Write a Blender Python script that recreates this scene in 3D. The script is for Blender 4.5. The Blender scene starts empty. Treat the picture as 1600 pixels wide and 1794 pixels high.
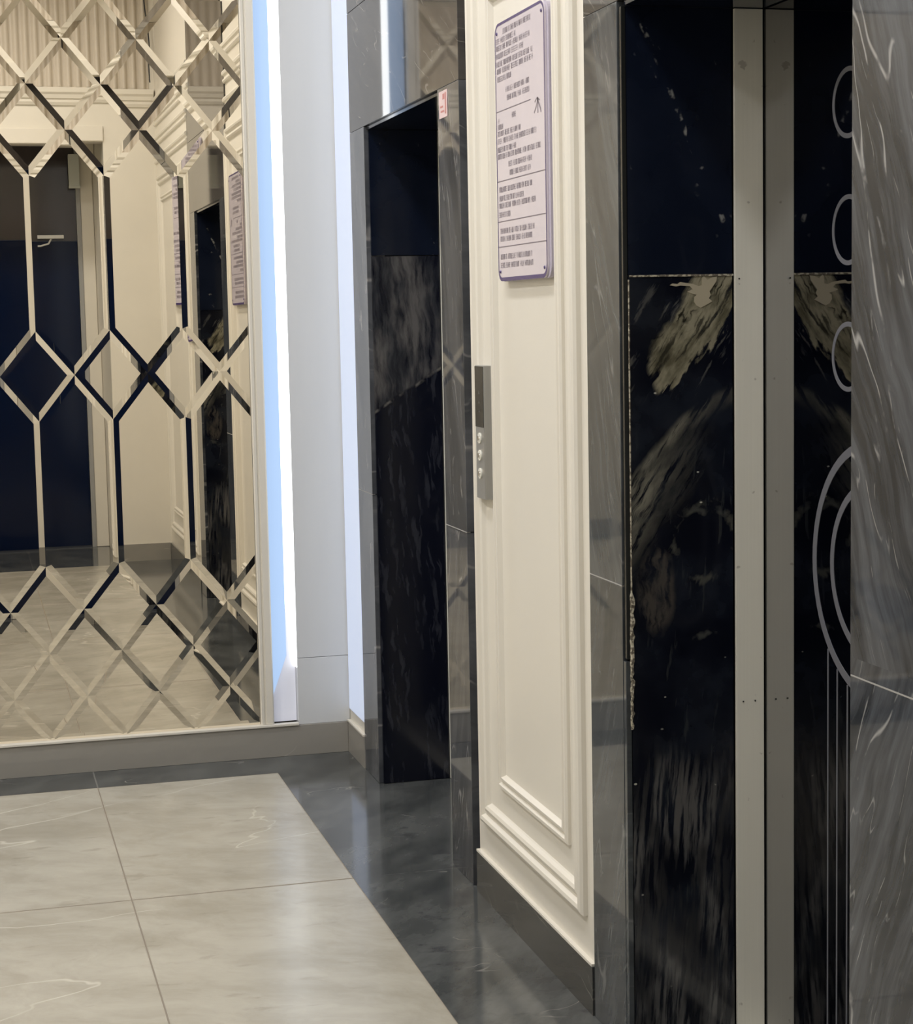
import bpy, bmesh, math, random
from mathutils import Vector, Matrix

random.seed(7)
SC = bpy.context.scene
COL = SC.collection

# ---------------------------------------------------------------- camera
H = 1.47
F_PX, YAW, PIT, ROLL = 3219.65, 0.2615859, 0.1052067, -0.019501
fw = Vector((math.sin(YAW)*math.cos(PIT), math.cos(YAW)*math.cos(PIT), -math.sin(PIT)))
rt = Vector((math.cos(YAW), -math.sin(YAW), 0))
up = rt.cross(fw)
r2 = rt*math.cos(ROLL) + up*math.sin(ROLL)
u2 = -rt*math.sin(ROLL) + up*math.cos(ROLL)
cam_d = bpy.data.cameras.new('camera')
cam = bpy.data.objects.new('camera', cam_d)
COL.objects.link(cam)
m = Matrix((r2, u2, -fw)).transposed().to_4x4()
m.translation = Vector((0, 0, H))
cam.matrix_world = m
cam_d.sensor_fit = 'HORIZONTAL'
cam_d.sensor_width = 36
cam_d.lens = F_PX/1600*36
cam_d.clip_start = 0.02
SC.camera = cam

# ---------------------------------------------------------------- world, lights, exposure
w = bpy.data.worlds.new('world')
SC.world = w
w.use_nodes = True
w.node_tree.nodes['Background'].inputs[0].default_value = (0.8, 0.85, 1, 1)
w.node_tree.nodes['Background'].inputs[1].default_value = 0.05
SC.view_settings.view_transform = 'Standard'
SC.view_settings.look = 'None'
SC.view_settings.gamma = 1
SC.view_settings.use_curve_mapping = False
SC.view_settings.exposure = 0.0
SC.cycles.use_denoising = True
SC.cycles.max_bounces = 10
SC.cycles.diffuse_bounces = 5
SC.cycles.glossy_bounces = 8
SC.cycles.sample_clamp_indirect = 6
SC.cycles.caustics_reflective = True
SC.cycles.caustics_refractive = False

CEIL = 3.7
WARM = (0.88, 0.90, 0.965)
LAMPS = [(-1.2, 1.8), (-1.2, 3.4), (-1.2, 5.0), (0.2, 1.8), (0.2, 3.4), (0.2, 5.0)]
LAMP_W = 22
for lx, ly in LAMPS:
    ld = bpy.data.lights.new('ceiling_lamp', 'AREA')
    ld.shape = 'DISK'
    ld.size = 0.3
    ld.energy = LAMP_W
    ld.color = WARM
    lo = bpy.data.objects.new('ceiling_lamp', ld)
    lo.location = (lx, ly, CEIL-0.035)
    COL.objects.link(lo)

# ---------------------------------------------------------------- node helper
class G:
    """tiny expression builder for shader nodes"""
    def __init__(s, name):
        s.m = bpy.data.materials.new(name)
        s.m.use_nodes = True
        s.t = s.m.node_tree
        s.b = s.t.nodes['Principled BSDF']
        g = s.t.nodes.new('ShaderNodeNewGeometry')
        x = s.t.nodes.new('ShaderNodeSeparateXYZ')
        s.t.links.new(g.outputs['Position'], x.inputs[0])
        s.X, s.Y, s.Z = (V(s, x.outputs[i]) for i in range(3))
        s.P = g.outputs['Position']
    def lk(s, v, sock):
        if isinstance(v, V): v = v.o
        if hasattr(v, 'is_output'): s.t.links.new(v, sock)
        else: sock.default_value = v
    def math(s, op, *a, clamp=False):
        n = s.t.nodes.new('ShaderNodeMath')
        n.operation = op
        n.use_clamp = clamp
        for i, v in enumerate(a): s.lk(v, n.inputs[i])
        return V(s, n.outputs[0])
    def vec(s, a, b, c=0.0):
        n = s.t.nodes.new('ShaderNodeCombineXYZ')
        for i, v in enumerate((a, b, c)): s.lk(v, n.inputs[i])
        return n.outputs[0]
    def noise(s, v, scale=1, detail=4, rough=0.55, dist=0.0):
        n = s.t.nodes.new('ShaderNodeTexNoise')
        s.lk(v, n.inputs['Vector'])
        n.inputs['Scale'].default_value = scale
        n.inputs['Detail'].default_value = detail
        n.inputs['Roughness'].default_value = rough
        n.inputs['Distortion'].default_value = dist
        return V(s, n.outputs[0])
    def voro(s, v, scale=1):
        n = s.t.nodes.new('ShaderNodeTexVoronoi')
        s.lk(v, n.inputs['Vector'])
        n.inputs['Scale'].default_value = scale
        return V(s, n.outputs['Distance'])
    def ss(s, lo, hi, v):
        """smoothstep, works for lo > hi as well"""
        n = s.t.nodes.new('ShaderNodeMapRange')
        n.interpolation_type = 'SMOOTHSTEP'
        s.lk(v, n.inputs['Value'])
        if lo < hi:
            n.inputs['From Min'].default_value = lo; n.inputs['From Max'].default_value = hi
        else:
            n.inputs['From Min'].default_value = hi; n.inputs['From Max'].default_value = lo
            n.inputs['To Min'].default_value = 1; n.inputs['To Max'].default_value = 0
        return V(s, n.outputs[0])
    def mix(s, f, a, b):
        n = s.t.nodes.new('ShaderNodeMix')
        n.data_type = 'RGBA'
        s.lk(f, n.inputs[0])
        for v, i in ((a, 6), (b, 7)):
            if isinstance(v, tuple): v = (*v[:3], 1)
            s.lk(v, n.inputs[i])
        return n.outputs[2]
    def vein(s, v, scale, width, detail=3, dist=0.0, rough=0.5):
        n = s.noise(v, scale, detail, rough, dist)
        return s.ss(width, 0.0, (n-0.5).abs())
    def out(s, color, rough=0.4, metal=0.0, ior=1.5, coat=0.0, bump=None, bs=0.1, emis=None, es=0.0):
        if isinstance(color, tuple): color = (*color[:3], 1)
        s.lk(color, s.b.inputs['Base Color'])
        s.lk(rough, s.b.inputs['Roughness'])
        s.b.inputs['Metallic'].default_value = metal
        s.b.inputs['IOR'].default_value = ior
        s.b.inputs['Coat Weight'].default_value = coat
        s.b.inputs['Coat Roughness'].default_value = 0.03
        if bump is not None:
            n = s.t.nodes.new('ShaderNodeBump')
            n.inputs['Strength'].default_value = bs
            n.inputs['Distance'].default_value = 0.002
            s.lk(bump, n.inputs['Height'])
            s.t.links.new(n.outputs[0], s.b.inputs['Normal'])
        if emis is not None:
            s.b.inputs['Emission Color'].default_value = (*emis, 1)
            s.b.inputs['Emission Strength'].default_value = es
        return s.m

class V:
    def __init__(s, g, o): s.g = g; s.o = o
    def __add__(s, b): return s.g.math('ADD', s, b)
    __radd__ = __add__
    def __sub__(s, b): return s.g.math('SUBTRACT', s, b)
    def __rsub__(s, b): return s.g.math('SUBTRACT', b, s)
    def __mul__(s, b): return s.g.math('MULTIPLY', s, b)
    __rmul__ = __mul__
    def __neg__(s): return s*-1.0
    def abs(s): return s.g.math('ABSOLUTE', s)
    def gt(s, b): return s.g.math('GREATER_THAN', s, b)
    def lt(s, b): return s.g.math('LESS_THAN', s, b)
    def sat(s): return s.g.math('MULTIPLY', s, 1.0, clamp=True)
    def frac(s): return s.g.math('FRACT', s)
    def sin(s): return s.g.math('SINE', s)
    def max(s, b): return s.g.math('MAXIMUM', s, b)
    def min(s, b): return s.g.math('MINIMUM', s, b)

# ---------------------------------------------------------------- materials
def srgb(r, g, b):
    f = lambda c: (c/255/12.92 if c/255 <= .04045 else ((c/255+.055)/1.055)**2.4)
    return (f(r), f(g), f(b))

def plain(name, col, rough=0.4, metal=0.0, **k):
    g = G(name)
    n = g.noise(g.P, 9, 3)
    d = tuple(c*0.93 for c in col)
    return g.out(g.mix(n, d, col), rough, metal, **k)

def m_cream():
    g = G('cream_paint')
    n = g.noise(g.P, 2.2, 5)
    f = g.noise(g.P, 140, 2)
    return g.out(g.mix(n, (0.70, 0.66, 0.575), (0.76, 0.72, 0.63)), 0.32, bump=f, bs=0.05)
CREAM = m_cream()
def m_pil():
    g = G('pale_grey_paint')
    n = g.noise(g.vec(g.X*8, g.Y*8, g.Z*1.0), 1.5, 4)
    return g.out(g.mix(n, (0.62, 0.63, 0.63), (0.68, 0.69, 0.69)), 0.3)
PALE = m_pil()

def marble(name, lo, hi, veincol, ang=25, joint=None, axis='Y', rough=0.04, vein=1.0, seed=0.0, ior=1.6, vein_gain=0.5):
    """polished grey marble with slanting streaks; the slant turns over at the joint height"""
    g = G(name)
    h = g.Y if axis == 'Y' else g.X
    a = math.radians(ang)
    s = 1.0
    if joint is not None:
        s = g.Z.gt(joint)*2.0 - 1.0
    z = g.Z
    wob = g.noise(g.P, 3.0, 3) * 0.09
    u = h*math.cos(a) - s*(z*math.sin(a)) + wob + seed
    v = z*math.cos(a) + s*(h*math.sin(a)) + seed
    sv = g.vec(u*10, v*1.1, s*3.0)
    n1 = g.noise(sv, 1.0, 6, 0.62)
    n2 = g.noise(g.vec(u*42, v*3.6, s*5.0), 1.0, 5, 0.65)
    big = g.noise(g.P, 2.3, 2)
    f = (g.ss(0.38, 0.62, n1)*0.62 + g.ss(0.40, 0.64, n2)*0.36 + g.ss(0.38, 0.66, big)*0.25 - 0.06).sat()
    pale_streak = g.ss(0.60, 0.72, n2)*g.ss(0.48, 0.62, g.noise(g.vec(u*9, v*3, 4.0), 1.4, 3))*(vein*vein_gain*0.30)  # the stone's own pale streaks, scaled with the veins
    col = g.mix(f, lo, hi)
    v1 = g.vein(g.vec(u*8, v*1.3, s*2.0), 1.0, 0.008, 2, 0.1)
    msk = g.ss(0.46, 0.6, g.noise(g.vec(u*9, v*7, 7.0), 1.6, 4))
    v2 = g.vein(g.vec(u*15, v*2.0, s*9.0), 1.0, 0.008, 2, 0.05)
    msk2 = g.ss(0.5, 0.62, g.noise(g.vec(u*12, v*9, 3.0), 1.6, 4))
    vv = ((v1*msk + v2*msk2*0.6)*vein*vein_gain).sat()
    return g.out(g.mix((vv+pale_streak).sat(), col, veincol), rough, ior=ior)

GM_NEAR = marble('grey_marble_near', (0.016, 0.019, 0.024), (0.098, 0.106, 0.120), (0.46, 0.455, 0.44), 24, 0.97, vein_gain=0.58, ior=1.43)
GM_JAMB = marble('grey_marble_jamb', (0.036, 0.041, 0.045), (0.086, 0.094, 0.100), (0.3, 0.3, 0.29), 24, 0.94, seed=2.0, vein_gain=0.35, ior=1.52)
GM_FAR = marble('grey_marble_far', (0.042, 0.046, 0.053), (0.118, 0.122, 0.132), (0.42, 0.40, 0.38), 14, 0.92, seed=4.0)
GM_LINTEL = marble('grey_brown_marble', (0.045, 0.042, 0.039), (0.08, 0.074, 0.068), (0.3, 0.28, 0.25), 62, None, seed=9.0, ior=1.42)
GROUT = plain('pale_grout', (0.36, 0.35, 0.33), 0.6)

def m_skirt(name, lo, hi, vc, rough=0.08, axis='X'):
    g = G(name)
    h = g.X + g.Y
    wob = g.noise(g.P, 5, 3)*0.25
    v = g.vec(h*2.0+wob, g.Z*4.0-h*1.2, 0.0)
    n = g.noise(v, 2.0, 6, 0.6)
    big = g.noise(g.P, 1.4, 3)
    vn = g.vein(v, 1.1, 0.010, 4, 0.5)*g.ss(0.5, 0.6, g.noise(g.P, 2.6, 2))
    return g.out(g.mix((vn*0.6).sat(), g.mix((n*0.6+big*0.5).sat(), lo, hi), vc), rough)
SK_FAR = m_skirt('warm_grey_skirting_stone', (0.25, 0.235, 0.205), (0.36, 0.34, 0.30), (0.6, 0.55, 0.48))
SK_DARK = m_skirt('dark_grey_skirting_stone', (0.035, 0.036, 0.035), (0.075, 0.077, 0.072), (0.2, 0.19, 0.17), 0.06)

def m_floor():
    g = G('cream_floor_tiles')
    u, v = g.X, g.Y
    wob = g.noise(g.P, 2.0, 4)*0.5
    n = g.noise(g.vec(u*2.0+wob*2, v*2.6+u*1.1+wob, 0), 1.7, 7, 0.66)
    cloud = g.noise(g.P, 1.6, 5)
    col = g.mix((g.ss(0.3, 0.7, n)*0.7+g.ss(0.35, 0.65, cloud)*0.35).sat(), (0.335, 0.31, 0.25), (0.49, 0.465, 0.395))
    vn = g.vein(g.vec(u*1.0+wob, v*2.2-u*0.9, 2.0), 0.9, 0.0055, 3, 0.45)*g.ss(0.42, 0.6, g.noise(g.P, 1.7, 2))
    col = g.mix((vn*0.55).sat(), col, (0.76, 0.71, 0.62))
    dk = g.ss(0.60, 0.72, g.noise(g.vec(u*7+wob*3, v*17, 5.0), 1.0, 5))
    col = g.mix(dk*0.35, col, (0.22, 0.20, 0.16))
    # tile joints: 0.58 m across, 1.197 m along
    jx = ((u-0.363)*(1/0.581)+0.5).frac()-0.5
    jy = ((v-4.653)*(1/1.197)+0.5).frac()-0.5
    j = (g.ss(0.0032/0.581, 0.0016/0.581, jx.abs())).max(g.ss(0.0056/1.197, 0.0030/1.197, jy.abs()))
    col = g.mix(j*0.85, col, (0.21, 0.175, 0.13))
    return g.out(col, (j*0.4+0.20+g.noise(g.P, 3, 3)*0.10), bump=g.noise(g.P, 30, 3), bs=0.03)
FL_CREAM = m_floor()

def m_border():
    g = G('dark_floor_border_tiles')
    u, v = g.X, g.Y
    wob = g.noise(g.P, 3.0, 4)*0.3
    n = g.noise(g.vec(u*2.5+wob, v*2.5-u*2, 0), 1.8, 6, 0.65)
    dk = g.ss(0.56, 0.7, g.noise(g.vec(u*7+wob*3, v*10, 1.0), 1.6, 5))
    col = g.mix(g.ss(0.3, 0.7, n), (0.048, 0.052, 0.052), (0.110, 0.115, 0.112))
    col = g.mix(dk*0.55, col, (0.04, 0.04, 0.045))
    vn = g.vein(g.vec(u*2+wob, v*3, 2.0), 1.5, 0.006, 3, 0.5)*g.ss(0.55, 0.65, g.noise(g.P, 4, 2))
    col = g.mix(vn*0.4, col, (0.4, 0.38, 0.34))
    jy = ((v-4.653)*(1/1.197)+0.5).frac()-0.5
    jx = ((u-0.363)*(1/0.581)+0.5).frac()-0.5
    j = g.ss(0.0016, 0.0008, jy.abs()*g.X.gt(0.95) + g.X.lt(0.95)*1.0)
    j2 = g.ss(0.005, 0.003, jx.abs())*g.X.lt(0.9)
    return g.out(g.mix(j*0.12+j2*0.5, col, (0.28, 0.27, 0.25)), 0.1+wob*0.1)
FL_DARK = m_border()

def m_black_upper():
    g = G('black_polished_stone')
    h = g.X + g.Y*0.6
    q = g.vec(h*3.0+g.Z*1.3, g.Z*0.8, 0)
    vn = g.vein(q, 1.7, 0.010, 3, 0.25)
    spots = g.ss(0.66, 0.76, g.noise(g.P, 38, 2))
    n = g.noise(g.P, 4, 4)
    col = g.mix(g.ss(0.4, 0.7, n)*0.6, (0.005, 0.008, 0.018), (0.011, 0.015, 0.029))
    dl = (g.X-1.241-0.04-(2.0-g.Z)*0.44)+(g.noise(g.P, 6, 3)-0.5)*0.02
    dots = g.ss(0.007, 0.002, dl.abs())*g.ss(0.52, 0.62, g.noise(g.P, 30, 3))*g.Y.lt(3.4)
    return g.out(g.mix((vn*spots*0.6+dots*0.7).sat(), col, (0.33, 0.33, 0.31)), 0.10, ior=1.45)
BLACK_UP = m_black_upper()

def m_reveal_near():
    """black marble with gold-cream clouds near the top, a swirl below and grey streaks at the foot"""
    g = G('black_gold_marble')
    u = g.X - 1.241
    z = g.Z
    wob = (g.noise(g.P, 11, 4)-0.5)
    wob2 = (g.noise(g.vec(u, z, 3.0), 26, 4)-0.5)
    black = g.mix(g.ss(0.4, 0.65, g.noise(g.P, 9, 4)), (0.003, 0.004, 0.009), (0.011, 0.014, 0.022))
    # diagonal frame for the upper clouds: slope about 46 degrees
    a = math.radians(57)
    p = z*math.cos(a) - u*math.sin(a)
    q = u*math.cos(a) + z*math.sin(a)
    # cloud A, centre line through (0.118, 1.43)
    pA = 1.43*math.cos(a) - 0.118*math.sin(a)
    dA0 = p-pA+wob*0.05
    str1 = g.noise(g.vec(p*58+wob2*0.9, q*8, 0.0), 1.0, 5, 0.62)
    dA = dA0+(str1-0.5)*0.11+0.006
    mA = g.ss(0.074, 0.026, dA.abs()+g.ss(1.40, 1.29, z)*0.05)*g.ss(1.27, 1.37, z+wob*0.09+(str1-0.5)*0.25)
    fA = (g.ss(0.40, 0.52, str1*0.6+mA*0.28)*g.ss(0.0, 0.5, mA)).sat()
    blot = g.noise(g.vec(p*34, q*12, 5.0), 1.0, 4)
    gold = g.mix(g.ss(0.34, 0.62, blot), (0.10, 0.092, 0.058), (0.31, 0.285, 0.20))
    dkl = g.vein(g.vec(p*20+wob2*0.9, q*7, 1.0), 1.0, 0.030, 3, 0.4)*g.ss(0.4, 0.6, g.noise(g.P, 22, 2))
    gold = g.mix((dkl*0.9+g.ss(0.50, 0.40, str1)*0.85).sat(), gold, (0.022, 0.020, 0.014))
    col = g.mix(fA, black, gold)
    # thinner grey streaks either side of cloud A
    mC = g.ss(0.135, 0.07, (p-pA-0.01).abs())*(1.0-fA)*g.ss(1.29, 1.36, z)
    fC = (mC*g.ss(0.54, 0.63, str1)).sat()
    col = g.mix(fC*0.65, col, (0.13, 0.128, 0.118))
    # band B, arching: rises from (0.01, 1.10) to (0.2, 1.30), streaks hanging from it
    zb = 1.135 + u*1.35 - (u*u)*2.4
    dB = z - zb + wob*0.03
    str2 = g.noise(g.vec(p*70+wob2*0.8, q*8, 4.0), 1.0, 5, 0.62)
    left = g.ss(0.20, 0.02, u)
    reach = g.ss(-0.20, -0.03, dB)*left + g.ss(-0.035, -0.006, dB)*(1.0-left)
    mB = g.ss(0.022, 0.0, dB)*reach
    fB = (mB*g.ss(0.38, 0.52, str2)*(left*0.75+0.35)).sat()
    col = g.mix(fB*1.0, col, g.mix(g.ss(0.3, 0.7, blot), (0.06, 0.059, 0.05), (0.20, 0.19, 0.15)))
    # swirl: brown-grey oval near the edge and a round dark eye
    ex = (u-0.052)*(1/0.040); ez = (z-0.935)*(1/0.085)
    r = g.math('SQRT', ex*ex+ez*ez) + wob*0.7
    sw = (g.ss(1.15, 0.75, r)*g.ss(0.35, 0.6, g.noise(g.vec(u*60+wob2*2, z*14, 8.0), 1.0, 4))).sat()
    col = g.mix(sw*0.8, col, (0.075, 0.066, 0.055))
    ex = (u-0.155)*(1/0.060); ez = (z-1.02)*(1/0.075)
    r = g.math('SQRT', ex*ex+ez*ez) + wob*1.3
    ring = g.ss(0.22, 0.0, (r-1.0+(str1-0.5)*0.9).abs())*g.ss(0.46, 0.62, g.noise(g.P, 24, 4))
    col = g.mix((ring*0.75).sat(), col, (0.085, 0.085, 0.07))
    ex = (u-0.10)*(1/0.16); ez = (z-0.96)*(1/0.13)
    r = g.math('SQRT', ex*ex+ez*ez) + wob*1.2
    ring = g.ss(0.10, 0.0, (r-1.0).abs())*g.ss(0.48, 0.6, g.noise(g.P, 15, 3))
    col = g.mix((ring*0.8).sat(), col, (0.07, 0.072, 0.065))
    # lower streaks
    su = u - (z-0.4)*0.08 + wob*0.010
    st = g.noise(g.vec(su*95, z*7, 0.0), 1.0, 5, 0.6)
    bigm = g.noise(g.vec(u*9, z*3.2, 2.0), 1.4, 3)
    mD = g.ss(0.70, 0.56, z+u*0.5)*g.ss(0.30, 0.46, bigm)
    fD = (mD*g.ss(0.40, 0.58, st)).sat()
    col = g.mix(fD*0.9, col, g.mix(g.ss(0.45, 0.6, bigm), (0.03, 0.03, 0.031), (0.115, 0.113, 0.11)))
    fE = (g.ss(0.80, 0.62, z)*g.ss(0.56, 0.64, bigm)*g.ss(0.45, 0.7, st)*0.35).sat()
    col = g.mix(fE, col, (0.10, 0.09, 0.08))
    # faint streaks in the middle and white specks
    fF = (g.ss(0.60, 0.68, g.noise(g.vec(su*70, z*8, 6.0), 1.0, 4))*g.ss(1.3, 1.1, z)*0.35).sat()
    col = g.mix(fF, col, (0.06, 0.066, 0.062))
    sp = g.ss(0.095, 0.06, g.voro(g.vec(u*1.0, z*1.6, 0.5), 24))*g.ss(0.56, 0.62, g.noise(g.P, 16, 2))
    col = g.mix(sp, col, (0.45, 0.44, 0.38))
    return g.out(col, 0.12, ior=1.45)
REV_NEAR = m_reveal_near()

def m_reveal_far():
    g = G('black_grey_marble')
    u = g.X - 1.24
    z = g.Z
    wob = (g.noise(g.P, 9, 4)-0.5)
    black = (0.004, 0.005, 0.011)
    st = g.noise(g.vec(u*55+z*3+wob*2.5, z*7, 0.0), 1.0, 5, 0.6)
    big = g.noise(g.vec(u*12, z*5, 1.0), 1.0, 3)
    line = z - (1.185 + u*0.62) + wob*0.02
    up_ = g.ss(-0.004, 0.006, line)
    f1 = (up_*g.ss(0.34, 0.64, st*0.65+big*0.35)).sat()
    col = g.mix(f1*0.9, black, g.mix(g.ss(0.35, 0.65, big), (0.045, 0.048, 0.055), (0.118, 0.113, 0.110)))
    edge = g.ss(0.008, 0.0, (line+0.004).abs())*g.ss(0.4, 0.6, g.noise(g.P, 30, 2))
    col = g.mix(edge*0.6, col, (0.2, 0.19, 0.17))
    f2 = ((1.0-up_)*g.ss(0.50, 0.62, st)*g.ss(0.38, 0.56, big)).sat()
    col = g.mix(f2*0.6, col, (0.036, 0.039, 0.050))
    return g.out(col, 0.12, ior=1.45)
REV_FAR = m_reveal_far()

def m_steel(name, c, rough=0.42, metal=0.55):
    g = G(name)
    n = g.noise(g.vec(g.X*300, g.Y*300, g.Z*3), 1.0, 3)
    b = g.noise(g.P, 5, 3)
    d = tuple(x*0.86 for x in c)
    dirt = g.ss(0.70, 0.75, g.noise(g.P, 45, 2))
    return g.out(g.mix(dirt*0.4, g.mix((n*0.5+b*0.5).sat(), d, c), (0.16, 0.13, 0.1)), rough, metal)
STEEL = m_steel('brushed_steel', (0.86, 0.84, 0.74), 0.45, 0.15)
DOORM = plain('black_mirror_steel', (0.42, 0.42, 0.43), 0.025, 1.0)
ETCH = plain('etched_grey_steel', (0.135, 0.137, 0.155), 0.5, 0.2)
DARKGAP = plain('black_rubber', (0.01, 0.01, 0.01), 0.5)
JAMB_EDGE = plain('black_polished_edge', (0.016, 0.017, 0.016), 0.12)
MIRROR = plain('silvered_glass', (0.92, 0.85, 0.725), 0.004, 1.0)
LED_W = G('white_led_diffuser').out((0.9, 0.92, 0.95), 0.4, emis=(0.96, 0.985, 1.0), es=2.5)
LED_B = G('pale_blue_diffuser').out((0.10, 0.13, 0.18), 0.3, emis=(0.47, 0.66, 0.97), es=0.88)
FOOT_GLOW = G('glowing_foot').out((0.62, 0.62, 0.66), 0.35, emis=(0.82, 0.85, 1.0), es=0.30)
WALL_GLOW = G('lavender_wall_glow').out((0.5, 0.52, 0.55), 0.35, emis=(0.60, 0.72, 1.0), es=0.50)
NAVY = plain('dark_navy_glass', (0.003, 0.008, 0.030), 0.10, ior=1.3)
TRANSOM = plain('smoked_glass', (0.05, 0.043, 0.045), 0.12)
WHITE = plain('white_enamel', (0.75, 0.75, 0.72), 0.35)
WHITEG = plain('pale_green_grey_plastic', (0.58, 0.61, 0.56), 0.4)
def m_bead():
    g = G('ivory_filler')
    n = g.noise(g.P, 130, 4)
    return g.out(g.mix(g.ss(0.45, 0.55, n), (0.13, 0.11, 0.08), (0.50, 0.46, 0.35)), 0.7, bump=n, bs=0.6)
BEADM = m_bead()
CREAMSTONE = plain('cream_stone_inlay', (0.46, 0.41, 0.30), 0.2)
ACRYL = plain('pale_lilac_acrylic', (0.66, 0.60, 0.64), 0.12)
PURPLE = plain('dark_violet_print', (0.07, 0.045, 0.16), 0.25)
INK = plain('grey_violet_ink', (0.17, 0.14, 0.17), 0.4)
CLEAR = plain('clear_acrylic_edge', (0.48, 0.44, 0.52), 0.15)
DISPLAY = plain('black_display_glass', (0.012, 0.012, 0.012), 0.15)
CHROME = plain('chrome', (0.85, 0.85, 0.85), 0.12, 1.0)
STICK = plain('pink_paper', (0.72, 0.55, 0.54), 0.5)
STICKR = plain('red_print', (0.55, 0.22, 0.2), 0.5)

# ---------------------------------------------------------------- mesh helpers
def link(name, bm, mats, parent=None, smooth=False):
    me = bpy.data.meshes.new(name)
    bmesh.ops.recalc_face_normals(bm, faces=bm.faces[:])
    if parent is not None:
        off = -parent.matrix_basis.translation
        if parent.parent is not None:
            off = off - parent.parent.matrix_basis.translation
        bmesh.ops.translate(bm, verts=bm.verts[:], vec=off)
    bm.to_mesh(me)
    bm.free()
    for mt in (mats if isinstance(mats, (list, tuple)) else [mats]):
        me.materials.append(mt)
    if smooth:
        for p in me.polygons: p.use_smooth = True
    o = bpy.data.objects.new(name, me)
    COL.objects.link(o)
    if parent is not None: o.parent = parent
    return o

def thing(name, label, cat, loc, group=None):
    o = bpy.data.objects.new(name, None)
    o.empty_display_size = 0.1
    o.location = loc
    o['label'] = label
    o['category'] = cat
    if group: o['group'] = group
    COL.objects.link(o)
    return o

def struct(o):
    o['kind'] = 'structure'
    return o

def abox(bm, x0, x1, y0, y1, z0, z1, bev=0.0, mi=0):
    vs = [bm.verts.new((x, y, z)) for z in (z0, z1) for y in (y0, y1) for x in (x0, x1)]
    fs = [(0, 2, 3, 1), (4, 5, 7, 6), (0, 1, 5, 4), (2, 6, 7, 3), (0, 4, 6, 2), (1, 3, 7, 5)]
    F = []
    for f in fs:
        q = bm.faces.new([vs[i] for i in f])
        q.material_index = mi
        F.append(q)
    if bev > 0:
        es = list({e for f in F for e in f.edges})
        r = bmesh.ops.bevel(bm, geom=es, offset=bev, segments=2, affect='EDGES', profile=0.5)
        for f in r['faces']: f.material_index = mi

def box(name, x0, x1, y0, y1, z0, z1, mat, parent=None, bev=0.0):
    bm = bmesh.new()
    abox(bm, x0, x1, y0, y1, z0, z1, bev)
    return link(name, bm, mat, parent)

def frame_moulding(bm, X, y0, y1, z0, z1, prof, sign=-1):
    """mitred rectangular moulding on the plane x = X, standing out along sign*x; prof = [(inward, height)]"""
    loops = []
    for d, h in prof:
        loops.append([bm.verts.new((X+sign*h, y, z)) for y, z in
                      ((y0+d, z0+d), (y1-d, z0+d), (y1-d, z1-d), (y0+d, z1-d))])
    for a, b in zip(loops, loops[1:]):
        for i in range(4):
            j = (i+1) % 4
            bm.faces.new((a[i], a[j], b[j], b[i]))

def rail(bm, axis, a0, a1, base, zs, prof, sign):
    """straight moulding; prof = [(dz, out)]"""
    rows = []
    for dz, h in prof:
        c = base+sign*h
        if axis == 'Y': rows.append([bm.verts.new((c, t, zs+dz)) for t in (a0, a1)])
        else: rows.append([bm.verts.new((t, c, zs+dz)) for t in (a0, a1)])
    for p, q in zip(rows, rows[1:]):
        bm.faces.new((p[0], p[1], q[1], q[0]))
    for k in (0, 1):
        bm.faces.new([r[k] for r in rows])

def cyl(bm, c, axis, r, h, n=24, mi=0, r2=None):
    """cylinder from point c along axis vector of length h"""
    axis = Vector(axis).normalized()
    t = axis.orthogonal().normalized(); b = axis.cross(t)
    c = Vector(c); r2 = r if r2 is None else r2
    A = [bm.verts.new(c+(t*math.cos(2*math.pi*i/n)+b*math.sin(2*math.pi*i/n))*r) for i in range(n)]
    B = [bm.verts.new(c+axis*h+(t*math.cos(2*math.pi*i/n)+b*math.sin(2*math.pi*i/n))*r2) for i in range(n)]
    for i in range(n):
        j = (i+1) % n
        bm.faces.new((A[i], A[j], B[j], B[i])).material_index = mi
    bm.faces.new(B).material_index = mi
    bm.faces.new(A[::-1]).material_index = mi

def tube(bm, pts, r, n=8):
    pts = [Vector(p) for p in pts]
    rings = []
    for i, p in enumerate(pts):
        d = (pts[min(i+1, len(pts)-1)]-pts[max(i-1, 0)]).normalized()
        t = d.orthogonal().normalized(); b = d.cross(t)
        if rings:
            t = (pt - d*pt.dot(d)).normalized(); b = d.cross(t)
        pt = t
        rings.append([bm.verts.new(p+(t*math.cos(2*math.pi*k/n)+b*math.sin(2*math.pi*k/n))*r) for k in range(n)])
    for a, c in zip(rings, rings[1:]):
        for k in range(n):
            j = (k+1) % n
            bm.faces.new((a[k], a[j], c[j], c[k]))
    bm.faces.new(rings[0][::-1]); bm.faces.new(rings[-1])

# ---------------------------------------------------------------- main dimensions
XW = 1.229            # face of the marble on the lift wall
XP = 1.236            # painted wall between the lifts
YM = 6.09             # mirror glass
XL = -1.95            # left wall
YB = 0.58             # rear wall
YD = -0.22            # entrance doors in their recess
RX0, RX1 = -0.78, 0.90

# ---------------------------------------------------------------- floor and ceiling
bm = bmesh.new()
def fq(x0, x1, y0, y1, mi):
    vs = [bm.verts.new(p) for p in ((x0, y0, 0), (x1, y0, 0), (x1, y1, 0), (x0, y1, 0))]
    bm.faces.new(vs).material_index = mi
FX0, FX1, FY0, FY1 = -1.68, 0.944, 0.82, 5.850
fq(FX0, FX1, FY0, FY1, 0)
fq(FX1, 1.62, -0.3, 6.3, 1)
fq(-2.0, FX0, -0.3, 6.3, 1)
fq(FX0, FX1, FY1, 6.3, 1)
fq(FX0, FX1, -0.3, FY0, 1)
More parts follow.
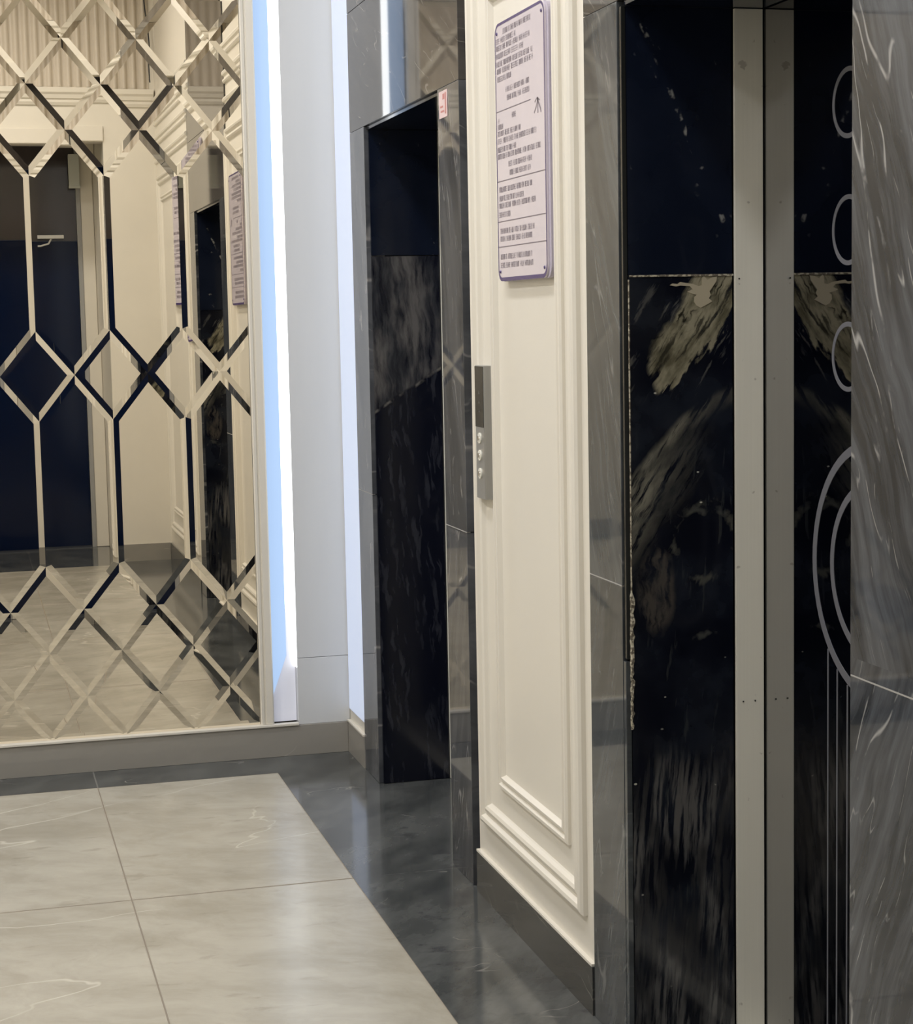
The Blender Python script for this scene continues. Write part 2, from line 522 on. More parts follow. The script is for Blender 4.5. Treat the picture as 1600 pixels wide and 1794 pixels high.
# thickness below so the floor is a slab
vs = [bm.verts.new(p) for p in ((-2.0, -0.3, -0.08), (1.62, -0.3, -0.08), (1.62, 6.3, -0.08), (-2.0, 6.3, -0.08))]
bm.faces.new(vs[::-1]).material_index = 1
fl = link('floor', bm, [FL_CREAM, FL_DARK]); struct(fl)

struct(box('ceiling', -2.0, 1.62, -0.3, 6.3, CEIL, CEIL+0.1, plain('ceiling_paint', (0.78, 0.74, 0.66), 0.6)))

# ---------------------------------------------------------------- walls
struct(box('wall_left', XL-0.1, XL, -0.3, 6.3, 0, CEIL, CREAM))
struct(box('wall_far', XL, 1.62, 6.15, 6.25, 0, CEIL, CREAM))
# rear wall with the recess opening cut into it
bm = bmesh.new()
abox(bm, XL, RX0, YB-0.12, YB, 0, CEIL)
abox(bm, RX1, XP, YB-0.12, YB, 0, CEIL)
abox(bm, RX0, RX1, YB-0.12, YB, 2.57, CEIL)
abox(bm, RX0-0.08, RX0, YD-0.04, YB-0.12, 0, CEIL)
abox(bm, RX1, RX1+0.08, YD-0.04, YB-0.12, 0, CEIL)
abox(bm, RX0, RX1, YD-0.04, YB-0.12, 2.66, CEIL)
struct(link('wall_back', bm, CREAM))
bm = bmesh.new()
for a, b in ((YB, 2.185), (3.546, 4.446), (5.812, 6.15)):
    abox(bm, XP, XP+0.10, a, b, 0, CEIL)
struct(link('wall_right', bm, CREAM))

# skirtings
def skirt_right(a, b, n, mat):
    bm = bmesh.new()
    abox(bm, XW-0.003, XP, a, b, 0.0, 0.106)
    o = struct(link(n, bm, mat))
    return o
skirt_right(3.547, 4.445, 'baseboard_right', SK_DARK)
skirt_right(YB+0.02, 2.184, 'baseboard_right', SK_DARK)
skirt_right(5.813, 6.07, 'baseboard_right', SK_FAR)
bm = bmesh.new(); abox(bm, XL, XW-0.003, 6.070, 6.15, 0, 0.104, 0.001)
struct(link('baseboard_far', bm, SK_FAR))
bm = bmesh.new(); abox(bm, RX1+0.001, XW-0.004, YB, YB+0.018, 0, 0.106); abox(bm, XL, RX0-0.001, YB, YB+0.018, 0, 0.106)
struct(link('baseboard_back', bm, SK_FAR))
bm = bmesh.new(); abox(bm, XL, XL+0.018, YB+0.02, 6.068, 0, 0.106)
struct(link('baseboard_left', bm, SK_FAR))
# cream beads along the top of the skirtings
bm = bmesh.new()
abox(bm, XW-0.004, XP, 3.549, 4.443, 0.1065, 0.112)
struct(link('trim_1', bm, CREAM))
bm = bmesh.new()
abox(bm, XL+0.02, 1.056, 6.064, 6.089, 0.1045, 0.113, 0.0015)
struct(link('trim_2', bm, CREAM))
bm = bmesh.new()
abox(bm, XW-0.006, XP, 5.813, 6.07, 0.1065, 0.112)
struct(link('trim_3', bm, CREAM))

# wall panel mouldings on the lift wall
P_OUT = [(0, 0), (0.000, .010), (.005, .016), (.012, .019), (.020, .017), (.026, .008), (.031, .0065), (.037, .012), (.045, .0145), (.052, .011), (.057, .003), (.060, 0)]
P_IN = [(0, 0), (0.000, .007), (.004, .0115), (.011, .012), (.016, .0055), (.021, .0055), (.025, .011), (.031, .0115), (.036, .003), (.038, 0)]
def panel(y0, y1, iy0, iy1, n, ztop=2.36):
    bm = bmesh.new()
    frame_moulding(bm, XP, y0, y1, 0.200, ztop, P_OUT)
    frame_moulding(bm, XP, iy0, iy1, 0.325, ztop-0.125, P_IN)
    o = link(n, bm, CREAM)
    struct(o)
    # ridged crown rails above
panel(3.600, 4.388, 3.705, 4.235, 'trim_4')
panel(0.72, 2.10, 0.86, 1.96, 'trim_5')
RP = [(0, 0), (.003, .010), (.010, .014), (.018, .013), (.022, .006), (.034, .006), (.038, .015), (.048, .018), (.056, .014), (.060, 0)]
for n, (a, b) in enumerate(((YB+0.045, 2.18), (3.552, 4.44))):
    bm = bmesh.new()
    for z in (2.44, 2.56, 2.68, 2.80):
        rail(bm, 'Y', a, b, XP, z, RP, -1)
    struct(link('trim_%d' % (6+n), bm, CREAM))

# pilaster between light strip and corner
bm = bmesh.new()
abox(bm, 1.0575, XP-0.001, 6.078, 6.149, 0.1045, 0.332, 0.001)
abox(bm, 1.0575, XP-0.001, 6.078, 6.149, 0.3335, CEIL-0.001, 0.001)
struct(link('trim_9', bm, PALE))

# ribbed frieze and cornice on the rear wall
bm = bmesh.new()
x = XL+0.01
ribs = []
pts = []
while x < XW-0.03:
    for k in range(7):
        t = k/6
        pts.append((x+0.040*t, YB+0.006+0.016*math.sin(math.pi*t)))
    pts.append((x+0.046, YB+0.004)); pts.append((x+0.054, YB+0.004))
    x += 0.0572
lo = [bm.verts.new((a, b, 2.915)) for a, b in pts]
hi = [bm.verts.new((a, b, CEIL-0.002)) for a, b in pts]
for i in range(len(pts)-1):
    bm.faces.new((lo[i], lo[i+1], hi[i+1], hi[i]))
struct(link('trim_10', bm, plain('tan_paint', (0.56, 0.50, 0.415), 0.45)))
bm = bmesh.new()
CP = [(0, 0), (0, .012), (.018, .022), (.034, .022), (.040, .034), (.062, .04), (.075, .052), (.104, .056), (.106, 0)]
rail(bm, 'X', XL, XW-0.002, YB, 2.805, CP, 1)
struct(link('trim_11', bm, CREAM))
# casing round the recess
bm = bmesh.new()
abox(bm, RX0-0.002, RX1+0.002, YB+0.0005, YB+0.014, 2.575, 2.665, 0.002)
struct(link('trim_12', bm, CREAM))

# ---------------------------------------------------------------- entrance doors (seen in the mirror)
d1 = thing('door_1', 'dark navy glazed entrance door with smoked transom, seen in the lattice mirror', 'door', (0.06, YD, 0))
del d1['category']; d1['kind'] = 'structure'
box('casing', RX1-0.083, RX1-0.002, YD, YD+0.045, 0.001, 2.655, CREAM, d1, 0.003)
box('frame', RX1-0.112, RX1-0.084, YD, YD+0.05, 0.001, 2.655, plain('grey_door_frame', (0.34, 0.34, 0.33), 0.4), d1)
box('frame', RX0+0.002, RX0+0.075, YD, YD+0.05, 0.001, 2.655, bpy.data.materials['grey_door_frame'], d1)
box('transom_panel', RX0+0.077, RX1-0.113, YD, YD+0.02, 2.032, 2.654, TRANSOM, d1)
box('door_leaf', 0.062, RX1-0.114, YD, YD+0.035, 0.012, 2.028, NAVY, d1, 0.002)
box('door_leaf', RX0+0.078, 0.058, YD, YD+0.035, 0.012, 2.028, NAVY, d1, 0.002)
t = thing('door_closer', 'white door closer with bent arm atop the dark doors seen in the mirror', 'door closer', (0.6, YD+0.0365, 2.02))
box('body', 0.50, 0.70, YD+0.036, YD+0.075, 2.045, 2.068, WHITE, t, 0.003)
bm = bmesh.new()
tube(bm, [(0.62, YD+0.06, 2.045), (0.60, YD+0.07, 2.012), (0.55, YD+0.075, 1.998), (0.46, YD+0.075, 1.995)], 0.006)
link('arm', bm, WHITE, t, True)
t = thing('junction_box', 'pale plastic box fixed high beside the transom, reflected in the mirror', 'junction box', (0.785, YD+0.0505, 2.37))
box('housing', 0.745, 0.815, YD+0.0505, YD+0.10, 2.37, 2.585, WHITEG, t, 0.004)
box('cover_lip', 0.742, 0.818, YD+0.085, YD+0.103, 2.366, 2.382, WHITEG, t, 0.002)
bm = bmesh.new()
tube(bm, [(1.175, YB+0.03, 3.68), (1.172, YB+0.032, 3.5), (1.18, YB+0.03, 3.38), (1.195, YB+0.032, 3.25), (1.205, YB+0.03, 3.1), (1.205, YB+0.06, 2.95)], 0.004)
o = link('cable', bm, DARKGAP); o['label'] = 'thin dark cable hanging down beside the ribbed frieze in the mirror'; o['category'] = 'cable'

# ---------------------------------------------------------------- lifts
def lift(tag_, y0, y1, grey, reveal, zsplit, zj, where, near):
    """opening from y0 (near) to y1 (far) in the lift wall"""
    t = thing('elevator_surround', where[0], 'elevator surround', (XW, (y0+y1)/2, 0), None)
    TH = 2.06
    XB = 1.46           # steel upright starts here
    XD = 1.522          # door face
    for side, (a, b) in (('n', (y0-0.208, y0)), ('f', (y1, y1+0.208))):
        # marble slabs: lower, upper
        if near and side == 'f':
            a += 0.016
        gm = GM_JAMB if (near and side == 'f') else grey
        box('marble_jamb', XW, XP+0.05, a, b, 0.001, zj-0.001, gm, t, 0.0008)
        box('marble_jamb', XW, XP+0.05, a, b, zj+0.001, TH-0.001, gm, t, 0.0008)
        box('grout_line', XW-0.0003, XW+0.01, a+0.002, b-0.002, zj-0.001, zj+0.0012, GROUT, t)
    box('marble_lintel', XW, XP+0.05, y0-0.208, y1+0.208, TH, 2.428, GM_LINTEL, t, 0.0008)
    box('marble_facing', XW, XP+0.05, y0-0.208, y1+0.208, 2.430, CEIL-0.002, GM_LINTEL, t, 0.0008)
    # reveals, both sides
    for side, (a, b) in (('f', (y1, y1+0.03)), ('n', (y0-0.03, y0))):
        x0 = XP+0.052 if not near else XP+0.006
        x0 = XP+0.006
        if side == 'f' and near:
            a0, b0 = a, a+0.015
        elif side == 'f':
            a0, b0 = a-0.012, a-0.001
        else:
            a0, b0 = b+0.001, b+0.012
        box('reveal_panel', x0, XB-0.004, a0, b0, zsplit+0.0015, TH-0.012, BLACK_UP, t)
        box('marble_reveal', x0, XB-0.004, a0, b0, 0.002, zsplit-0.0015, reveal, t)
        box('steel_upright', XB, XD-0.003, a0-(0.006 if side == 'f' else 0), b0+(0.006 if side == 'n' else 0), 0.001, TH-0.012, STEEL, t, 0.0008)
        box('rubber_seal', XB-0.004, XB, a0+0.001, b0-0.001, 0.002, TH-0.013, DARKGAP, t)
    box('soffit', XP+0.002, XD+0.03, y0+0.001, y1-0.001, TH-0.011, TH-0.001, BLACK_UP, t)
    box('sill', XB+0.006, XD-0.004, y0+0.014, y1-0.014, 0.0005, 0.004, STEEL, t)
    # shaft backing behind the reveal
    box('shaft_lining', XP+0.051, XD+0.06, y1+0.001, y1+0.03, 0.001, TH-0.001, DARKGAP, t)
    box('shaft_lining', XP+0.051, XD+0.06, y0-0.03, y0-0.001, 0.001, TH-0.001, DARKGAP, t)
    # door
    d = thing('elevator_door', where[1], 'elevator door', (XD, (y0+y1)/2, 0), None)
    box('door_leaf', XD, XD+0.03, y0+0.002, y1-0.002, 0.006, TH-0.013, DOORM, d)
    yc = y1-0.361 if near else (y0+y1)/2
    yc = y0 + (2.978-2.395)
    def ring(z, r_out, r_in, n=64):
        bm = bmesh.new()
        a = [[bm.verts.new((x, yc+r*math.cos(2*math.pi*i/n), z+r*math.sin(2*math.pi*i/n))) for i in range(n)]
             for x, r in ((XD+0.001, r_out), (XD-0.0006, r_out), (XD-0.0006, r_in), (XD+0.001, r_in))]
        for p, q in zip(a, a[1:]):
            for i in range(n):
                j = (i+1) % n
                bm.faces.new((p[i], p[j], q[j], q[i]))
        return bm
    for z in (1.832, 1.611, 1.388):
        link('etched_ring', ring(z, 0.062, 0.0535), ETCH, d)
    yb = y0 + (2.865-2.395)
    yc_s = yc
    yc = y0 + (2.885-2.395)
    link('etched_ring', ring(1.012, 0.232, 0.216), ETCH, d)
    link('etched_ring', ring(1.012, 0.160, 0.146), ETCH, d)
    for yy in (3.053, 3.016, 2.976):
        yv = y0+yy-2.395
        zt = 1.012-math.sqrt(max(0, 0.232**2-(yv-yc)**2))
        box('etched_line', XD-0.0006, XD+0.001, yv-0.0022, yv+0.0022, 0.03, zt-0.002, ETCH, d)
    return t, d

NEAR = lift('near', 2.395, 3.334, GM_NEAR, REV_NEAR, 1.543, 0.943,
            ('near elevator surround of grey marble with gold-veined black reveal, right of the cream panel',
             'near polished black elevator door etched with rings, behind the right marble column'), True)
FAR = lift('far', 4.700, 5.605, GM_FAR, REV_FAR, 1.665, 0.925,
           ('far elevator surround of grey marble, between the glowing corner wall and the cream panel',
            'polished black door of the far elevator, mostly hidden inside its dark opening'), False)

# near lift: set-back dark edge of the jamb, crumbling filler bead, stone inlay
t = NEAR[0]
box('jamb_edge', XW+0.003, XP+0.005, 3.335, 3.3495, 0.80, 2.048, JAMB_EDGE, t, 0.001)
box('jamb_edge', XW+0.001, XP+0.005, 3.335, 3.3495, 0.002, 0.795, GM_JAMB, t, 0.001)
rnd = random.Random(3)
bm = bmesh.new()
rows = []
z = 0.66
while z < 1.543:
    if z > 0.93: wd = 0.0022+rnd.random()*0.0006
    elif z > 0.84: wd = 0.005+rnd.random()*0.004
    else: wd = 0.0032+rnd.random()*0.0045
    off = 0 if z > 0.93 else -0.001-rnd.random()*0.002
    x0 = XP+0.0045+off
    hh = 0.0015 + (0 if z > 0.93 else rnd.random()*0.003)
    rows.append([bm.verts.new((x0, 3.3335, z)), bm.verts.new((x0+wd*0.3, 3.3335-hh, z)), bm.verts.new((x0+wd, 3.3335-hh, z)), bm.verts.new((x0+wd*1.2, 3.3335, z))])
    z += 0.02 if z > 0.95 else 0.008
for p, q in zip(rows, rows[1:]):
    for i in range(3):
        bm.faces.new((p[i], p[i+1], q[i+1], q[i]))
link('filler_bead', bm, BEADM, t)['label'] = 'crumbling ivory filler bead'
bm = bmesh.new()
rows = []
for i in range(40):
    x = XP+0.007+i*(0.215/39)
    hh = 0.0012+rnd.random()*0.0012*(1 if i > 16 else 0.2)
    rows.append([bm.verts.new((x, 3.3335, 1.5418-hh*0.6)), bm.verts.new((x, 3.3318, 1.5418-hh*0.4)), bm.verts.new((x, 3.3318, 1.5436+hh*0.3)), bm.verts.new((x, 3.3335, 1.5442+hh*0.3))])
for p, q in zip(rows, rows[1:]):
    for i in range(3):
        bm.faces.new((p[i], p[i+1], q[i+1], q[i]))
link('filler_bead', bm, BEADM, t)
for xx, zz in ((1.474, 0.700), (1.4995, 0.70), (1.468, 1.535)):
    bm = bmesh.new(); cyl(bm, (xx, 3.3272, zz), (0, -1, 0), 0.0017, 0.0005, 12)
    link('screw', bm, DARKGAP, t)
# pale bird-like patch of stone under the joint; traced on the reveal (u, z)
def P2(x, y):   # crop pixel -> reveal point, both in metres on the plane of the reveal
    return (1.241+(x-60)/760*0.219, 1.543-(y-135)*0.000298)
shape = [(355, 197), (375, 186), (410, 190), (430, 178), (520, 190), (560, 205), (585, 200), (590, 150), (600, 140), (625, 165), (660, 150), (695, 145), (690, 175), (660, 215),
         (640, 240), (650, 262), (635, 285), (660, 305), (640, 315), (610, 330), (575, 345), (545, 330), (528, 305), (530, 275), (548, 262), (510, 252), (480, 240), (520, 225), (500, 205), (430, 200), (400, 205)]
bm = bmesh.new()
f = [bm.verts.new((P2(x, y)[0], 3.3325, P2(x, y)[1])) for x, y in shape]
b = [bm.verts.new((P2(x, y)[0], 3.3345, P2(x, y)[1])) for x, y in shape]
bm.faces.new(f); bm.faces.new(b[::-1])
for i in range(len(f)):
    j = (i+1) % len(f)
    bm.faces.new((f[i], f[j], b[j], b[i]))
link('stone_patch', bm, CREAMSTONE, t)['label'] = 'pale cream ragged patch of stone'

# ---------------------------------------------------------------- lattice mirror
def clip(poly, xm, keep_less=True):
    out = []
    for i in range(len(poly)):
        a, b = poly[i], poly[(i+1) % len(poly)]
        ia = (a[0] <= xm) if keep_less else (a[0] >= xm)
        ib = (b[0] <= xm) if keep_less else (b[0] >= xm)
        if ia: out.append(a)
        if ia != ib:
            t_ = (xm-a[0])/(b[0]-a[0])
            out.append(tuple(a[k]+(b[k]-a[k])*t_ for k in range(3)))
    return out
MX0, MX1, MZ0, MZ1 = -1.66, 0.928, 0.1135, 2.525
PX = 0.2355; HX = PX/2; A0 = 0.2395
zb = [0.112, 0.2525, 0.399, 0.5435, 0.688]
zt = [1.948, 2.0925, 2.236, 2.380, 2.525]
def cells():
    for k in range(-9, 5):
        ax = A0+PX*k
        bx = ax-HX
        for c in (zb, zt):
            yield [(ax, c[4]), (ax-HX, c[3]), (ax, c[2]), (ax+HX, c[3])] if c is zb else [(ax, c[2]), (ax-HX, c[1]), (ax, c[0]), (ax+HX, c[1])]
            yield [(bx, c[3]), (bx-HX, c[2]), (bx, c[1]), (bx+HX, c[2])]
            yield [(ax, c[2]), (ax-HX, c[1]), (ax, c[0]), (ax+HX, c[1])] if c is zb else [(ax, c[4]), (ax-HX, c[3]), (ax, c[2]), (ax+HX, c[3])]
        yield [(bx, zb[1]), (bx-HX, zb[0]), (bx+HX, zb[0])]
        yield [(bx, zt[3]), (bx+HX, zt[4]), (bx-HX, zt[4])]
        yield [(ax, 1.453), (ax-HX, 1.310), (ax, 1.162), (ax+HX, 1.310)]
        yield [(bx, 1.310), (bx-HX, 1.162), (bx-HX, zb[4]), (bx, zb[3]), (bx+HX, zb[4]), (bx+HX, 1.162)]
        yield [(bx, zt[1]), (bx-HX, zt[0]), (bx-HX, 1.453), (bx, 1.310), (bx+HX, 1.453), (bx+HX, zt[0])]
def inset(poly, d):
    n = len(poly)
    area = sum(poly[i][0]*poly[(i+1) % n][1]-poly[(i+1) % n][0]*poly[i][1] for i in range(n))
    if area < 0: poly = poly[::-1]
    out = []
    for i in range(n):
        p0, p1, p2 = Vector(poly[i-1]), Vector(poly[i]), Vector(poly[(i+1) % n])
        e1 = (p1-p0).normalized(); e2 = (p2-p1).normalized()
        n1 = Vector((-e1.y, e1.x)); n2 = Vector((-e2.y, e2.x))
        k = (n1+n2)/(1+n1.dot(n2))
        out.append(tuple(p1+k*d))
    return poly, out
BW, BD = 0.0185, 0.00105
rnd = random.Random(11)
bm = bmesh.new()
for c in cells():
    xs = [p[0] for p in c]
    if min(xs) > MX1 or max(xs) < MX0: continue
    outer, inner = inset(c, BW)
    cx = sum(xs)/len(c); cz = sum(p[1] for p in c)/len(c)
    tx, tz = (rnd.uniform(-1, 1)*0.0012 for _ in range(2))
    yy = lambda x, z, d: YM-0.003+d+(x-cx)*tx+(z-cz)*tz
    polys = [[(x, yy(x, z, 0), z) for x, z in inner]]
    n = len(c)
    for i in range(n):
        j = (i+1) % n
        polys.append([(outer[i][0], yy(*outer[i], BD), outer[i][1]), (outer[j][0], yy(*outer[j], BD), outer[j][1]),
                      (inner[j][0], yy(*inner[j], 0), inner[j][1]), (inner[i][0], yy(*inner[i], 0), inner[i][1])])
    for p in polys:
        p = clip(clip(p, MX1), MX0, False)
        if len(p) >= 3:
            bm.faces.new([bm.verts.new(q) for q in p])
for f in bm.faces: f.normal_update()
mir = thing('wall_mirror', 'large wall mirror with a lattice of diamonds and long hexagons, cream frame', 'mirror', (-0.36, YM, 0.113))
link('mirror_tiles', bm, MIRROR, mir)
box('backing_board', MX0-0.02, MX1+0.02, YM+0.003, YM+0.02, 0.1145, MZ1+0.01, DARKGAP, mir)
bm = bmesh.new()
# upright frames: stepped profile extruded in z
for s, xe in ((1, MX1), (-1, MX0)):
    pf = [(0, 6.083), (0, 6.079), (0.004, 6.074), (0.012, 6.074), (0.014, 6.077), (0.018, 6.077), (0.020, 6.071), (0.040, 6.069), (0.0445, 6.073), (0.0445, 6.089)]
    a = [bm.verts.new((xe+s*d, y, 0.1135)) for d, y in pf]
    b = [bm.verts.new((xe+s*d, y, MZ1+0.045)) for d, y in pf]
    for i in range(len(pf)-1):
        bm.faces.new((a[i], a[i+1], b[i+1], b[i]))
    bm.faces.new(b)
    bm.faces.new(a)
abox(bm, MX0-0.04, MX1+0.04, 6.070, 6.089, MZ1+0.001, MZ1+0.045, 0.002)
link('frame', bm, CREAM, mir)

# ---------------------------------------------------------------- light strip and glowing corner wall
t = thing('light_strip', 'bright bluish white vertical light strip between the mirror frame and the pilaster', 'light strip', (1.015, 6.1, 0.113))
box('channel', 0.974, 1.0565, 6.112, 6.149, 0.114, CEIL-0.01, PALE, t)
# white diffuser, its foot cut on a slant
bm = bmesh.new()
pf = [(1.0265, 6.1115), (1.0565, 6.080), (1.0565, 6.1115)]
zc = [0.50, 0.30, 0.30]
a = [bm.verts.new((x, y, z)) for (x, y), z in zip(pf, zc)]
b = [bm.verts.new((x, y, CEIL-0.012)) for x, y in pf]
for i in range(3):
    j = (i+1) % 3
    bm.faces.new((a[i], a[j], b[j], b[i]))
bm.faces.new(a[::-1]); bm.faces.new(b)
link('white_diffuser', bm, LED_W, t)
bm = bmesh.new()
a = [bm.verts.new(p) for p in ((0.9745, 6.107, 0.20), (1.0260, 6.107, 0.34), (1.0260, 6.107, CEIL-0.012), (0.9745, 6.107, CEIL-0.012))]
b = [bm.verts.new((v.co.x, 6.1115, v.co.z)) for v in a]
bm.faces.new(a); bm.faces.new(b[::-1])
for i in range(4):
    j = (i+1) % 4
    bm.faces.new((a[i], a[j], b[j], b[i]))
link('blue_diffuser', bm, LED_B, t)
box('foot_glow_sheet', 0.9745, 1.0565, 6.1116, 6.1118, 0.1130, 0.52, FOOT_GLOW, t)  # weak emission imitates light spilling onto the channel below the strip's end
t = thing('light_strip', 'glowing lavender sheet standing in for the lit corner wall beside the far elevator', 'light strip', (1.234, 5.94, 0.113))
box('glow_sheet', 1.2325, 1.2355, 5.822, 6.070, 0.15, CEIL-0.01, WALL_GLOW, t)  # emissive sheet added over the wall, standing in for bluish light falling there

# ---------------------------------------------------------------- notice board
t = thing('notice_plaque', 'pale lilac notice plaque with violet border and lines of print on the cream panel', 'notice', (1.2165, 3.94, 1.552))
Y0, Y1, Z0, Z1 = 3.757, 4.125, 1.552, 2.133
def rrect(y0, y1, z0, z1, r, n=8):
    out = []
    for cy, cz, s in ((y1-r, z1-r, 0), (y0+r, z1-r, 1), (y0+r, z0+r, 2), (y1-r, z0+r, 3)):
        for k in range(n+1):
            a = math.pi/2*(s+k/n)
            out.append((cy+r*math.cos(a), cz+r*math.sin(a)))
    return out
def plate(bm, loop, x0, x1, mi=0):
    a = [bm.verts.new((x0, y, z)) for y, z in loop]
    b = [bm.verts.new((x1, y, z)) for y, z in loop]
    bm.faces.new(a).material_index = mi
    bm.faces.new(b[::-1]).material_index = mi
    for i in range(len(a)):
        j = (i+1) % len(a)
        bm.faces.new((a[i], a[j], b[j], b[i])).material_index = mi
bm = bmesh.new(); plate(bm, rrect(Y0, Y1, Z0, Z1, 0.028), 1.2170, 1.2215)
link('acrylic_sheet', bm, ACRYL, t)
bm = bmesh.new(); plate(bm, rrect(Y0-0.014, Y1-0.006, Z0-0.001, Z1-0.001, 0.028), 1.2217, 1.2310)
link('spacer_board', bm, CLEAR, t)
bm = bmesh.new()
lo_ = rrect(Y0, Y1, Z0, Z1, 0.028); li = rrect(Y0+0.005, Y1-0.005, Z0+0.0085, Z1-0.006, 0.024)
a = [bm.verts.new((1.2166, y, z)) for y, z in lo_]; b = [bm.verts.new((1.2166, y, z)) for y, z in li]
for i in range(len(a)):
    j = (i+1) % len(a)
    bm.faces.new((a[i], a[j], b[j], b[i]))
link('printed_border', bm, PURPLE, t)
LINES = [(4.061,3.848,2.1110,0),(4.116,3.957,2.0935,0),(4.117,3.858,2.0780,0),(4.118,3.903,2.0605,0),(4.120,3.837,2.0425,0),(4.111,3.835,2.0265,0),(4.109,3.995,2.0085,0),(4.047,3.863,1.9800,0),(4.038,3.864,1.9610,0),(4.119,3.860,1.9365,1),(4.000,3.964,1.9190,0),(4.111,4.092,1.9150,0),(4.112,4.067,1.9015,0),(4.113,3.933,1.8865,0),(4.114,3.818,1.8695,0),(4.115,3.971,1.8505,0),(4.113,3.790,1.8350,0),(4.031,3.855,1.8135,0),(4.023,3.864,1.7940,0),(4.119,3.764,1.7790,1),(4.107,3.851,1.7600,0),(4.109,3.920,1.7400,0),(4.110,3.828,1.7235,0),(4.111,4.019,1.7030,0),(4.119,3.764,1.6875,1),(4.103,3.836,1.6660,0),(4.104,3.857,1.6480,0),(4.119,3.763,1.6300,1),(4.104,3.862,1.6075,0),(4.105,3.851,1.5880,0)]
rnd = random.Random(5)
bm = bmesh.new()
def q(y0, y1, z0, z1):
    bm.faces.new([bm.verts.new((1.2167, y, z)) for y, z in ((y0, z0), (y1, z0), (y1, z1), (y0, z1))])
for yl, yr, zc_, rule in LINES:
    if rule:
        q(yr, yl, zc_-0.0011, zc_+0.0011); continue
    h = 0.0120
    y = yl
    left = rnd.randint(4, 9)
    while y > yr:
        wd = rnd.choice((0.0045, 0.006, 0.007))
        st = 0.0016
        k = rnd.randint(0, 4)
        if y-wd < yr: break
        if k != 3: q(y-st, y, zc_-h/2, zc_+h/2)
        if k in (0, 1, 4): q(y-wd, y-wd+st, zc_-h/2, zc_+h/2)
        if k in (0, 2): q(y-wd+st, y-st, zc_+h/2-st, zc_+h/2)
        if k in (1, 2, 3): q(y-wd+st, y-st, zc_-st/2, zc_+st/2)
        if k in (2, 4): q(y-wd+st, y-st, zc_-h/2, zc_-h/2+st)
        if k == 3: q(y-wd/2-st/2, y-wd/2+st/2, zc_-h/2, zc_+h/2)
        y -= wd+0.0016
        left -= 1
        if left == 0: y -= 0.005; left = rnd.randint(4, 9)
# small pictogram on the second block
def stroke(pts, wd):
    for (ya, za), (yb_, zb_) in zip(pts, pts[1:]):
        d = Vector((yb_-ya, zb_-za)).normalized(); n_ = Vector((-d.y, d.x))*wd/2
        bm.faces.new([bm.verts.new((1.2167, *p)) for p in ((ya+n_.x, za+n_.y), (ya-n_.x, za-n_.y), (yb_-n_.x, zb_-n_.y), (yb_+n_.x, zb_+n_.y))])
stroke([(3.835, 1.905), (3.818, 1.918), (3.808, 1.932)], 0.004)
stroke([(3.808, 1.935), (3.808, 1.902)], 0.005)
stroke([(3.808, 1.93), (3.790, 1.91), (3.786, 1.902)], 0.005)
stroke([(3.830, 1.927), (3.812, 1.935), (3.795, 1.928)], 0.0035)
link('printed_text', bm, INK, t)
for yy, zz in ((Y0+0.018, Z0+0.022), (Y1-0.018, Z0+0.022), (Y0+0.018, Z1-0.022), (Y1-0.018, Z1-0.022)):
    bm = bmesh.new(); cyl(bm, (1.2168, yy, zz), (-1, 0, 0), 0.0042, 0.002, 16, r2=0.003)
    link('screw', bm, PURPLE, t)

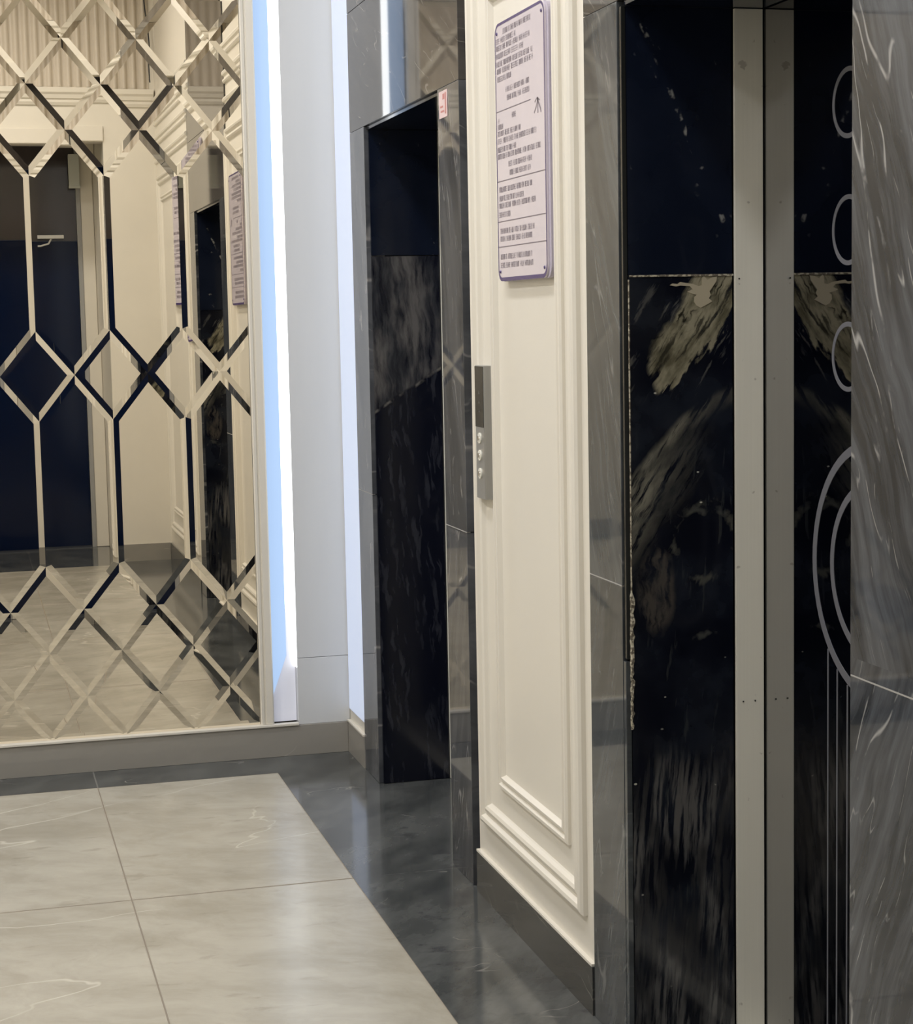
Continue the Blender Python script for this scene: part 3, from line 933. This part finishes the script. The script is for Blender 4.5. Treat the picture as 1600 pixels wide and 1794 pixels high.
# ---------------------------------------------------------------- call panel
t = thing('elevator_call_panel', 'slim steel call panel with black display and three buttons left on the cream panel', 'call panel', (1.21, 4.30, 1.03))
box('face_plate', 1.2140, 1.2355, 4.262, 4.336, 1.030, 1.354, m_steel('satin_steel', (0.42, 0.42, 0.41), 0.35, 0.7), t, 0.001)
box('display', 1.2130, 1.2138, 4.263, 4.335, 1.205, 1.352, DISPLAY, t)
bm = bmesh.new()
for k in range(3):
    zz = 1.285-k*0.022
    bm.faces.new([bm.verts.new((1.2128, y, z)) for y, z in ((4.292, zz), (4.306, zz), (4.299, zz+0.009))])
link('arrow_marks', bm, plain('dim_grey_marks', (0.06, 0.06, 0.058), 0.4), t)
for zz in (1.178, 1.136, 1.092):
    bm = bmesh.new(); cyl(bm, (1.2139, 4.299, zz), (-1, 0, 0), 0.013, 0.003, 28)
    b_ = link('button', bm, STEEL, t)
    bm = bmesh.new(); cyl(bm, (1.2108, 4.299, zz), (-1, 0, 0), 0.008, 0.0025, 24, r2=0.006)
    link('button_cap', bm, CHROME, b_)
# fix: keep cap as child of the button (button has no offset of its own)

# ---------------------------------------------------------------- sticker on the far jamb
t = thing('inspection_sticker', 'small pink and red paper sticker high on the marble beside the far elevator', 'sticker', (XW-0.001, 4.64, 1.98))
box('paper', XW-0.0012, XW-0.0003, 4.600, 4.682, 1.982, 2.050, STICK, t)
bm = bmesh.new()
for a_, b_, c_, d_ in ((4.610, 4.622, 1.99, 2.044), (4.626, 4.645, 2.028, 2.042), (4.630, 4.665, 1.996, 2.001), (4.640, 4.670, 2.008, 2.013)):
    bm.faces.new([bm.verts.new((XW-0.0015, y, z)) for y, z in ((a_, c_), (b_, c_), (b_, d_), (a_, d_))])
link('red_print', bm, STICKR, t)

# ---------------------------------------------------------------- ceiling lights
TRIMW = plain('white_trim_ring', (0.8, 0.79, 0.76), 0.4)
LENS = G('lit_lens').out((0.9, 0.88, 0.8), 0.4, emis=(1.0, 0.86, 0.62), es=12)
for i, (lx, ly) in enumerate(LAMPS):
    t = thing('ceiling_light', 'round recessed ceiling light, %s, %s' % (('nearest the entrance doors', 'middle of its row', 'nearest the lattice mirror')[i % 3], 'row beside the left wall' if i < 3 else 'row beside the elevators'), 'ceiling light', (lx, ly, CEIL-0.03), 'recessed ceiling lights')
    bm = bmesh.new()
    n = 32
    a = [[bm.verts.new((lx+r*math.cos(2*math.pi*k/n), ly+r*math.sin(2*math.pi*k/n), z)) for k in range(n)]
         for r, z in ((0.19, CEIL-0.0005), (0.185, CEIL-0.02), (0.16, CEIL-0.024), (0.155, CEIL-0.005))]
    for p, q_ in zip(a, a[1:]):
        for k in range(n):
            j = (k+1) % n
            bm.faces.new((p[k], p[j], q_[j], q_[k]))
    link('trim_ring', bm, TRIMW, t)
    bm = bmesh.new(); cyl(bm, (lx, ly, CEIL-0.001), (0, 0, -1), 0.153, 0.012, 32)
    link('lens', bm, LENS, t)
